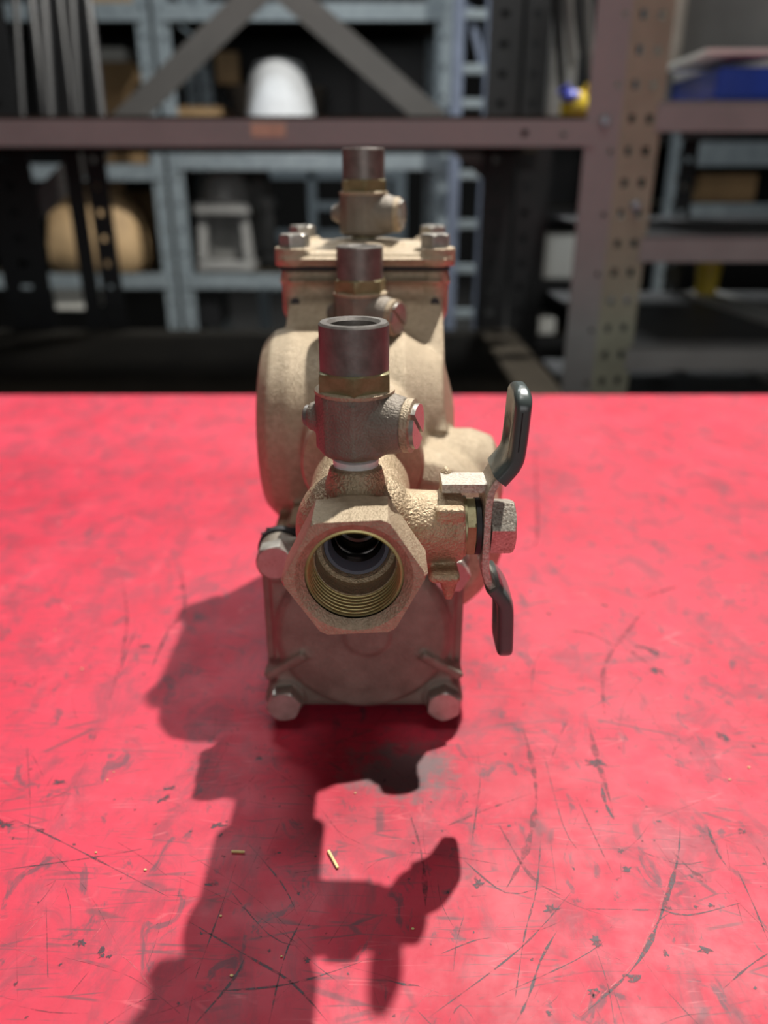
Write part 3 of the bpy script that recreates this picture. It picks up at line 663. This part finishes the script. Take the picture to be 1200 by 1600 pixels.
beam(LX0 - 0.04, PX0 + 0.02, ZD - 0.045, ZD - 0.0045, DF - 0.003); deck(LX0, PX0 + 0.02, ZD)
beam(LX0 - 0.04, PX0 + 0.02, 0.14, 0.18, DF - 0.003); deck(LX0, PX0 + 0.02, 0.1845)
beam(LX0 - 0.04, PX0 + 0.02, 1.78, 1.82, DF - 0.003)
bm = NB(); box(bm, (LX0 - 0.04, DR - 0.004, ZB0 + 0.008), (PX0 + 0.05, DR - 0.001, ZB1)); rp('rear_beam', bm, 'deck')
# dark rear uprights with slots
for (u0, u1, v, cols) in ((2, 74, 420, [(0.35, 0.6)]), (120, 146, 400, []), (152, 184, 400, [(0.35, 0.55)]), (752, 800, 300, [(0.35, 0.6)]), (806, 858, 300, [(0.2, 0.4)])):
    rp('rear_upright', slotted_post(xof(u0, v, DR), xof(u1, v, DR), DR, 0, H_R, 0.05, cols, 0.012), 'black_steel')['label'] = 'black slotted rear upright'
# braces: an inverted V behind the shelf
for a, b in (((412, -22), (48, 332)), ((438, -22), (778, 275))):
    bm = NB(); bar(bm, at(a[0], a[1], DR + 0.03), at(b[0], b[1], DR + 0.03), 0.048, 0.004); rp('cross_brace', bm, 'brace')
# right-hand bay
RX0, RX1 = PX2 - 0.01, 1.35
for z1, hgt in ((zof(155, DF), 0.036), (zof(370, DF), 0.034), (zof(545, DF), 0.034)):
    beam(RX0, RX1, z1 - hgt, z1 - 0.0045, DF + 0.014); deck(RX0, RX1, z1, DF + 0.017, m='panel')
rp('upright', slotted_post(RX1, RX1 + 0.05, DF, 0, H_R, 0.0762, [(0.4, 0.6)], 0.007), 'brown_steel')
ZR1, ZR2, ZR3 = zof(155, DF), zof(370, DF), zof(545, DF)
# rear right uprights of that bay
rp('rear_upright', slotted_post(xof(1062, 260, DR), xof(1088, 260, DR), DR, 0, H_R, 0.05, [(0.35, 0.6)], 0.012), 'black_steel')

# ------------------------------------------------------------------ galvanised rack across the aisle
DG = 2.60
def simple_rack(name, label, x0, x1, y0, y1, H, shelves, pw, m, posts_front=None, back=None, bh=0.045):
    r = thing(name, label, 'rack', ((x0 + x1) / 2, y0, 0)); ro = Vector(r.location)
    for x in (posts_front or (x0, x1 - pw)):
        for y in (y0, y1 - 0.03):
            bm = slotted_post(x, x + pw, y, 0, H, 0.075, [(0.4, 0.6)], 0.014); box(bm, (x, y + 0.0026, 0), (x + 0.003, y + 0.03, H)); obj('upright', bm, M[m], r, off=ro)
    for z in shelves:
        bm = NB(); box(bm, (x0 + pw * 0.5, y0 - 0.004, z - bh), (x1 - pw * 0.5, y0 - 0.001, z)); box(bm, (x0 + pw * 0.5, y0 - 0.001, z - 0.003), (x1 - pw * 0.5, y0 + 0.02, z)); obj('beam', bm, M[m], r, off=ro)
        bm = NB(); box(bm, (x0 + 0.004, y0 + 0.004, z - 0.003), (x1 - 0.004, y1, z)); obj('shelf_deck', bm, M['deck'], r, off=ro)
    if back:
        bm = NB(); box(bm, (x0, y1 + 0.001, back[0]), (x1, y1 + 0.004, back[1])); obj('shade_panel', bm, M['black_steel'], r, off=ro)  # black sheet added in place of the unlit depth behind the shelves
    return r
S1, S2, S3 = zof(4, DG), zof(240, DG), zof(428, DG)
xa, xb, xc = xof(262, 255, DG), xof(700, 255, DG), xof(256, 255, DG)
simple_rack('galvanised_rack', 'pale galvanised rack across the aisle holding the white wrapped dome', xa, xb, DG, DG + 0.6, 2.0, (0.15, S3, S2, S1), 0.046, 'galv', None, (S2 + 0.0, 2.0))
simple_rack('galvanised_rack', 'pale galvanised rack across the aisle holding the tan paper sack', xc - 1.3, xc, DG, DG + 0.6, 2.0, (0.15, S3, S2 - 0.03, S1), 0.040, 'galv', (xc - 1.3, xc - 0.040), (0.1, 2.0))
# blue ladder frame of another rack, end on
DL = 2.45
r = thing('ladder_frame', 'blue-grey end frame with short rungs between pale rack and black uprights', 'frame', (xof(730, 250, DL), DL, 0)); ro = Vector(r.location)
for u0, u1 in ((702, 719), (751, 764)):
    bm = NB(); box(bm, (xof(u0, 250, DL), DL, 0), (xof(u1, 250, DL), DL + 0.04, 2.0)); obj('rail', bm, M['blue_steel'], r, off=ro, bevel=0.003)
for v in (20, 106, 160, 272, 350, 420, 490, 560):
    z = zof(v, DL); bm = NB(); box(bm, (xof(719, 250, DL), DL + 0.005, z - 0.014), (xof(751, 250, DL), DL + 0.03, z + 0.010)); obj('rung', bm, M['galv'], r, off=ro, bevel=0.003)
bm = NB(); bar(bm, at(733, 10, DL + 0.02), at(758, 120, DL + 0.02), 0.018, 0.004); obj('cross_brace', bm, M['blue_steel'], r, off=ro)
# far rack seen through the pale one
DX = 4.2
r = thing('galvanised_rack', 'distant pale rack of nested frames seen through the shelf behind the valve', 'rack', (xof(515, 300, DX), DX, 0)); ro = Vector(r.location)
def fr(u0, v0, u1, v1, nm):
    p, q = at(u0, v0, DX), at(u1, v1, DX); bm = NB(); box(bm, (xof(u0, 320, DX), DX, min(p.z, q.z)), (xof(u1, 320, DX), DX + 0.04, max(p.z, q.z))); obj(nm, bm, M['galv'], r, off=ro)
for a in ((394, 240, 412, 600, 'upright'), (615, 240, 634, 600, 'upright'), (482, 268, 494, 372, 'divider'), (412, 262, 615, 280, 'beam'), (412, 360, 615, 380, 'beam'), (494, 316, 600, 328, 'beam'), (412, 440, 615, 456, 'beam'), (598, 282, 606, 328, 'divider')): fr(*a)
# right: galvanised shelving seen past the upright
DQ = 2.75
r = simple_rack('galvanised_rack', 'pale galvanised shelving far right behind the slotted upright', xof(1048, 260, DQ), xof(1048, 260, DQ) + 1.3, DQ, DQ + 0.5, 1.9, (0.15, zof(505, DQ), zof(318, DQ), zof(222, DQ)), 0.05, 'galv', None, (0.1, 1.9), bh=0.07)
simple_rack('galvanised_rack', 'dark edged galvanised shelving in the gap left of the slotted upright', xof(842, 300, 3.1), xof(975, 300, 3.1), 3.1, 3.6, 1.9, (0.15, zof(525, 3.1), zof(438, 3.1), zof(325, 3.1), zof(175, 3.1)), 0.04, 'black_steel', None, (0.1, 1.9), bh=0.04)

# ------------------------------------------------------------------ goods on the shelves
def goods_box(name, label, cat, u0, v0, u1, v1, D, dd, m, z=None, rz=0, flaps=True, group=None):
    zb = (z if z is not None else zof(v1, D)) + 0.001; x0, x1 = xof(u0, (v0 + v1) / 2, D), xof(u1, (v0 + v1) / 2, D); h = zof(v0, D) - zb
    t = thing(name, label, cat, ((x0 + x1) / 2, D + dd / 2, zb), rz, group); W = (x1 - x0) / 2
    bm = NB(); box(bm, (-W, -dd / 2, 0), (W, dd / 2, h)); obj('carton_body', bm, M[m], t, bevel=0.004)
    if flaps:
        for s in (-1, 1):
            bm = NB(); box(bm, (-W, min(0.002 * s, s * dd / 2), h), (W, max(0.002 * s, s * dd / 2), h + 0.003)); obj('flap', bm, M[m], t)
        bm = NB(); box(bm, (-W * 0.99, -0.02, h + 0.003), (W * 0.99, 0.02, h + 0.0036)); obj('tape_strip', bm, M['sticker'], t)
    return t
# white wrapped dome on a taupe drum
DW = DG + 0.12; zs = S2
dx = xof(437, 150, DW)
bm = NB(); Rw = (xof(497, 170, DW) - xof(378, 170, DW)) / 2; Hw = zof(92, DW) - zs
lathe(bm, [(Rw * 1.0, 0), (Rw * 1.0, 0.01), (Rw * 0.95, Hw * 0.28), (Rw * 0.85, Hw * 0.55), (Rw * 0.73, Hw * 0.82), (Rw * 0.58, Hw * 0.95), (Rw * 0.20, Hw)], (0, 0, 0), (0, 0, 1), 40)
o = obj('wrapped_dome', bm, M['white_cloth'], None, sharp=60); o.location = (dx, DW, zs + 0.001); tag(o, 'white foam wrapped dome on the upper shelf of the pale rack', 'dome')
t = thing('steel_drum', 'taupe drum with a rim standing behind the white dome', 'drum', (xof(435, 150, DG + 0.42), DG + 0.42, zs + 0.001))
Rd = (xof(520, 150, DG + 0.4) - xof(348, 150, DG + 0.4)) / 2 * 0.98; Rd = min(Rd, 0.160)
bm = NB(); lathe(bm, [(Rd * 0.9, 0), (Rd * 0.95, 0.12), (Rd, 0.19)], (0, 0, 0), (0, 0, 1), 40); obj('drum_body', bm, M['drum'], t)
bm = NB(); lathe(bm, [(Rd * 1.0, 0.19), (Rd * 1.06, 0.195), (Rd * 1.06, 0.212), (Rd, 0.216)], (0, 0, 0), (0, 0, 1), 40); obj('rim', bm, M['drum'], t)
goods_box('carton', 'small open tan carton on the drum rim left of the dome', 'carton', 336, 82, 372, 106, DG + 0.30, 0.05, 'kraft', z=zs + 0.216)
goods_box('carton', 'flat tan carton beside the brace under the top shelf of the pale rack', 'carton', 276, 168, 345, 183, DG + 0.1, 0.2, 'kraft', z=zs)
def pipe_piece(name, label, u, v, D, r, L, z, m='grey_cast'):
    t = thing(name, label, 'fitting', (xof(u, v, D), D, z + 0.001)); bm = NB()
    lathe(bm, [(r * 0.75, 0), (r * 0.98, 0), (r, 0.006), (r, 0.02), (r * 0.82, 0.026), (r * 0.82, L)], (0, 0, r), (0, 1, 0), 28, cap=False); obj('pipe_body', bm, M[m], t)
    bm = NB(); lathe(bm, [(r * 0.74, 0), (r * 0.74, 0.004)], (0, L * 0.4, r), (0, 1, 0), 28); obj('plug', bm, M['black_steel'], t)
    for k in range(4):
        a = PI / 4 + k * PI / 2; bm = NB(); hexhead(bm, (r * 0.9 * math.cos(a), 0, r + r * 0.9 * math.sin(a)), (0, -1, 0), r * 0.2, 0.008); obj('bolt', bm, M['galv'], t)
    return t
pipe_piece('pipe_fitting', 'dark flanged pipe fitting right of the white dome', 545, 150, DG + 0.10, 0.045, 0.15, zs)
pipe_piece('pipe_fitting', 'small flanged pipe fitting next to the right brace', 596, 165, DG + 0.08, 0.030, 0.12, zs)
goods_box('bin', 'dark steel bin at the back of the upper pale shelf', 'bin', 560, 70, 665, 180, DG + 0.35, 0.2, 'black_steel', z=zs, flaps=False)
# lower shelf: grey castings that look like stacked chairs
def grey_casting(label, u0, u1, v0, v1, D, m):
    x0, x1 = xof(u0, 350, D), xof(u1, 350, D); zb = S3 + 0.001; h = zof(v0, D) - zb; W = x1 - x0
    t = thing('pump_casting', label, 'casting', ((x0 + x1) / 2, D, zb)); W2 = W / 2
    bm = NB(); rbox(bm, (-W2, 0, 0), (W2, 0.20, h * 0.10), 0.006, 2); obj('foot_plate', bm, M[m], t)
    for s in (-1, 1):
        bm = NB(); bar(bm, (s * W2 * 0.82, 0.03, h * 0.1), (s * W2 * 0.70, 0.05, h * 0.62), 0.028, 0.05); obj('leg', bm, M[m], t, bevel=0.004)
    bm = NB(); rbox(bm, (-W2 * 0.98, 0, h * 0.55), (W2 * 0.98, 0.19, h * 0.68), 0.008, 2); obj('flange', bm, M[m], t)
    bm = NB(); lathe(bm, [(W2 * 0.85, 0), (W2 * 0.9, h * 0.12), (W2 * 0.62, h * 0.30), (W2 * 0.40, h * 0.34)], (0, 0.10, h * 0.66), (0, 0, 1), 28); obj('bell', bm, M[m], t)
    bm = NB(); rbox(bm, (-W2 * 0.7, 0.06, h * 0.1), (W2 * 0.7, 0.17, h * 0.56), 0.01, 2); obj('casing', bm, M['grey_cast'], t)
    return t
grey_casting('pale grey pump casting on legs beside the pale post', 302, 392, 262, 425, DG + 0.05, 'pale_cast')
grey_casting('dark grey pump casting behind the pale casting', 355, 430, 255, 425, DG + 0.30, 'grey_cast')
goods_box('carton', 'small pale yellow carton on top of the grey castings', 'carton', 356, 248, 392, 268, DG + 0.10, 0.06, 'white_paper', z=S3 + 0.355, rz=0.3, flaps=False)
goods_box('bin', 'black bin under the pale rack left of the valve', 'bin', 308, 455, 342, 512, DG + 0.02, 0.2, 'black_steel', flaps=False)
# tan paper sack and cartons in the left bay
t = thing('paper_sack', 'tan kraft paper sack bulging on the lower shelf of the left pale rack', 'sack', (xof(158, 380, DG + 0.12), DG + 0.12, S3 + 0.001))
W = (xof(238, 380, DG + 0.1) - xof(80, 380, DG + 0.1)) / 2; h = zof(298, DG + 0.1) - S3
bm = NB(); lathe(bm, [(W * 0.86, 0), (W * 0.98, 0.03), (W * 1.0, h * 0.35), (W * 0.92, h * 0.7), (W * 0.70, h * 0.92), (W * 0.62, h)], (0, 0, 0), (0, 0, 1), 26)
for v in bm.verts:
    th = math.atan2(v.co.y, v.co.x); q = 1 / max(abs(math.cos(th)), abs(math.sin(th))) ** 0.6; v.co.x *= q * 0.97; v.co.y *= q * 0.66; k = 1 + 0.035 * math.sin(9 * math.atan2(v.co.y, v.co.x) + 20 * v.co.z); v.co.x *= k; v.co.y *= k
obj('sack_body', bm, M['kraft'], t)
bm = NB(); rbox(bm, (-W * 0.6, -0.018, h), (W * 0.6, 0.018, h + 0.028), 0.006, 2); obj('folded_top', bm, M['kraft'], t)
goods_box('carton', 'brown carton against the pale post behind the paper sack', 'carton', 170, 300, 252, 425, DG + 0.34, 0.2, 'card', z=S3)
goods_box('carton', 'white topped carton between the black rear uprights', 'carton', 165, 266, 212, 284, DG + 0.36, 0.1, 'white_paper', z=S3 + 0.32)
goods_box('carton', 'white and brown carton under the sack shelf', 'carton', 84, 446, 140, 485, DG + 0.02, 0.2, 'white_paper')
goods_box('carton', 'brown carton on the upper shelf of the left pale rack', 'carton', 145, 98, 215, 170, DG + 0.2, 0.2, 'card', z=S2 - 0.03)
goods_box('carton', 'flat white carton lying on the brown upper shelf carton', 'carton', 146, 74, 196, 97, DG + 0.22, 0.1, 'white_paper', z=zof(98, DG + 0.2) + 0.004, flaps=False)
goods_box('carton', 'tan carton high up beside the pale post', 'carton', 130, -30, 190, 4, DG + 0.1, 0.2, 'kraft', z=S1)
# left edge: rods and a pale tub among the dark uprights
t = thing('rod_bundle', 'bundle of dark steel rods standing on the brown shelf at far left', 'rods', (xof(70, 100, 1.5), 1.5, ZB1 + 0.0085))
for k in range(6):
    bm = NB(); a = at(20 + 22 * k, -60, 1.60); b = at(34 + 22 * k + (k % 2) * 14, 186, 1.50); b.z = ZB1 + 0.012
    cyl(bm, b, a, 0.006 + 0.002 * (k % 3), n=10); obj('rod', bm, M['black_steel'], t, off=Vector(t.location))
goods_box('crate', 'pale plastic crate at the left picture edge under the beam', 'crate', -40, 370, 12, 445, DG - 0.05, 0.05, 'white_paper', z=None, flaps=False) if False else None
# right: things behind and right of the upright
goods_box('carton', 'blank white carton in the gap left of the slotted upright', 'carton', 852, 366, 925, 430, 3.12, 0.3, 'white_paper', z=zof(438, 3.1), rz=-0.05, flaps=False)
goods_box('carton', 'small white carton low in the gap left of the slotted upright', 'carton', 836, 498, 868, 524, 3.12, 0.2, 'white_paper', z=zof(525, 3.1), flaps=False)
t = thing('wrapped_sweet', 'yellow and blue wrapped packet on the shelf left of the slotted upright', 'packet', (xof(901, 150, 1.42), 1.42, ZB1 + 0.0045))
bm = NB(); ball(bm, (0, 0, 0.030), 0.026, (1, 0.8, 1.1), 20); obj('packet_body', bm, M['yellow'], t)
bm = NB(); ball(bm, (-0.008, -0.004, 0.046), 0.018, (0.95, 0.85, 0.7), 20); obj('packet_band', bm, M['blue_wrap'], t)
for s in (-1, 1):
    bm = NB(); lathe(bm, [(0.004, 0), (0.010, 0.012), (0.013, 0.02)], (0.012 * s, 0, 0.045), (s * 0.7, 0, 1), 10); obj('twist', bm, M['blue_wrap' if s < 0 else 'yellow'], t)
goods_box('packet', 'red and blue packet in the gap just under the beam end', 'packet', 892, 226, 926, 246, 3.14, 0.08, 'blue_wrap', z=None, flaps=False) if False else None
t = thing('cable_coil', 'dark looped cables hanging beside the slotted upright', 'cable', (xof(890, 60, 1.5), 1.5, zof(-30, 1.5)))
for k, (u, l) in enumerate(((872, 205), (888, 150), (903, 120), (917, 170))):
    bm = NB(); a = at(u, -40, 1.5 + 0.01 * k); b = at(u + 6, l * 0.7, 1.5 + 0.01 * k); cyl(bm, a, b, 0.006, n=10); cyl(bm, b, at(u - 9, -40, 1.51 + 0.01 * k), 0.006, n=10)
    obj('cable', bm, M['brace' if k % 2 else 'black_steel'], t, off=Vector(t.location))
goods_box('sheet_bundle', 'off-white upright card strips behind the hanging cables', 'card', 862, -20, 905, 178, 1.60, 0.03, 'pale_cast', z=ZB1 + 0.0045, flaps=False)
# right bay goods
t = goods_box('carton', 'blue printed carton on the top right shelf', 'carton', 1120, 104, 1235, 155, DF + 0.03, 0.20, 'blue_box', z=ZR1, flaps=False)
bm = NB(); box(bm, (-0.068, -0.103, 0.052), (0.068, 0.098, 0.058)); obj('lid_edge', bm, M['white_paper'], t)
bm = NB(); box(bm, (0.03, -0.1045, 0.040), (0.068, -0.1005, 0.0515)); obj('label_patch', bm, M['yellow'], t)
goods_box('canister', 'olive brown jar beside the blue carton', 'jar', 1088, 104, 1112, 155, DF + 0.30, 0.03, 'drum', z=ZR1, flaps=False)
goods_box('carton', 'narrow pale carton next to the slotted upright on the top right shelf', 'carton', 1040, 112, 1052, 152, DF + 0.20, 0.04, 'pale_cast', z=ZR1, flaps=False)
goods_box('carton', 'small grey carton between the pale carton and the olive jar', 'carton', 1058, 110, 1080, 152, DF + 0.36, 0.05, 'pale_cast', z=ZR1, flaps=False)
t = thing('sheet_stand', 'large dull grey sheet steel panel standing above the top right shelf', 'panel', (0.60, DF + 0.5, ZR1))
P0, P1 = at(1042, 100, DR - 0.14), at(1300, 30, DF + 0.26)
ro = Vector(t.location); d = (P1 - P0); d.z = 0
bm = NB(); bar(bm, (P0.x, P0.y, 1.45), (P1.x, P1.y, 1.45), 0.004, 0.36, (0, 0, 1)); obj('sheet', bm, M['panel'], t, off=ro)
bm = NB(); bar(bm, (P0.x - 0.012, P0.y, 1.258), (P1.x - 0.012, P1.y, 1.258), 0.02, 0.034, (0, 0, 1)); obj('bottom_rail', bm, M['black_steel'], t, off=ro)
for P in (P0, P1):
    bm = NB(); box(bm, (P.x - 0.02, P.y - 0.02, ZR1 + 0.001), (P.x + 0.02, P.y + 0.02, 1.63)); obj('stand_post', bm, M['drum'], t, off=ro)
goods_box('carton', 'brown carton on the galvanised shelving far right', 'carton', 1090, 274, 1182, 317, DQ + 0.06, 0.25, 'card', z=zof(318, DQ), flaps=True)
# middle right shelf: a pale board, and a yellow pot behind
def board(label, pts, z, m, th=0.006):
    bm = NB(); vs = [bm.verts.new((x, y, 0)) for x, y in pts]; f = bm.faces.new(vs)
    e = bmesh.ops.extrude_face_region(bm, geom=[f])['geom']; bmesh.ops.translate(bm, verts=[v for v in e if isinstance(v, bmesh.types.BMVert)], vec=(0, 0, th)); bmesh.ops.recalc_face_normals(bm, faces=bm.faces)
    c = Vector((sum(p[0] for p in pts) / len(pts), sum(p[1] for p in pts) / len(pts), 0))
    o = obj('card_board', bm, M[m], None, off=c); o.location = (c.x, c.y, z); return tag(o, label, 'board')
def on_plane(u, v, z):
    a = (u - 600) / F; b = (800 - v) / F; dz = -st + b * ct; t = (z - TZ - CAM_H) / dz; return (a * t, t * (ct + b * st))
board('long pale board lying on the lowest right shelf', [on_plane(u, v, ZR3 + 0.0) for u, v in ((1062, 462), (1110, 455), (1260, 505), (1260, 530))], ZR3 + 0.001, 'white_paper')
t = thing('yellow_pot', 'small yellow pot behind the middle right beam', 'pot', (xof(1106, 430, 1.62), 1.62, ZR3))
bm = NB(); lathe(bm, [(0.020, 0), (0.024, 0.05), (0.024, 0.075)], (0, 0, 0), (0, 0, 1), 20); obj('pot_body', bm, M['yellow'], t)
bm = NB(); lathe(bm, [(0.026, 0.075), (0.026, 0.09), (0.012, 0.10)], (0, 0, 0), (0, 0, 1), 20); obj('cap', bm, M['yellow'], t)

ZR4 = zof(568, 1.66)
beam(RX0, RX1, ZR4 - 0.036, ZR4 - 0.0045, DF + 0.014); deck(RX0, RX1, ZR4, DF + 0.017, m='panel')
board('white board lying on the shelf just above the far bench edge at right', [on_plane(u, v, ZR4) for u, v in ((1143, 569), (1200, 602), (1330, 640), (1330, 575))], ZR4 + 0.001, 'white_paper')
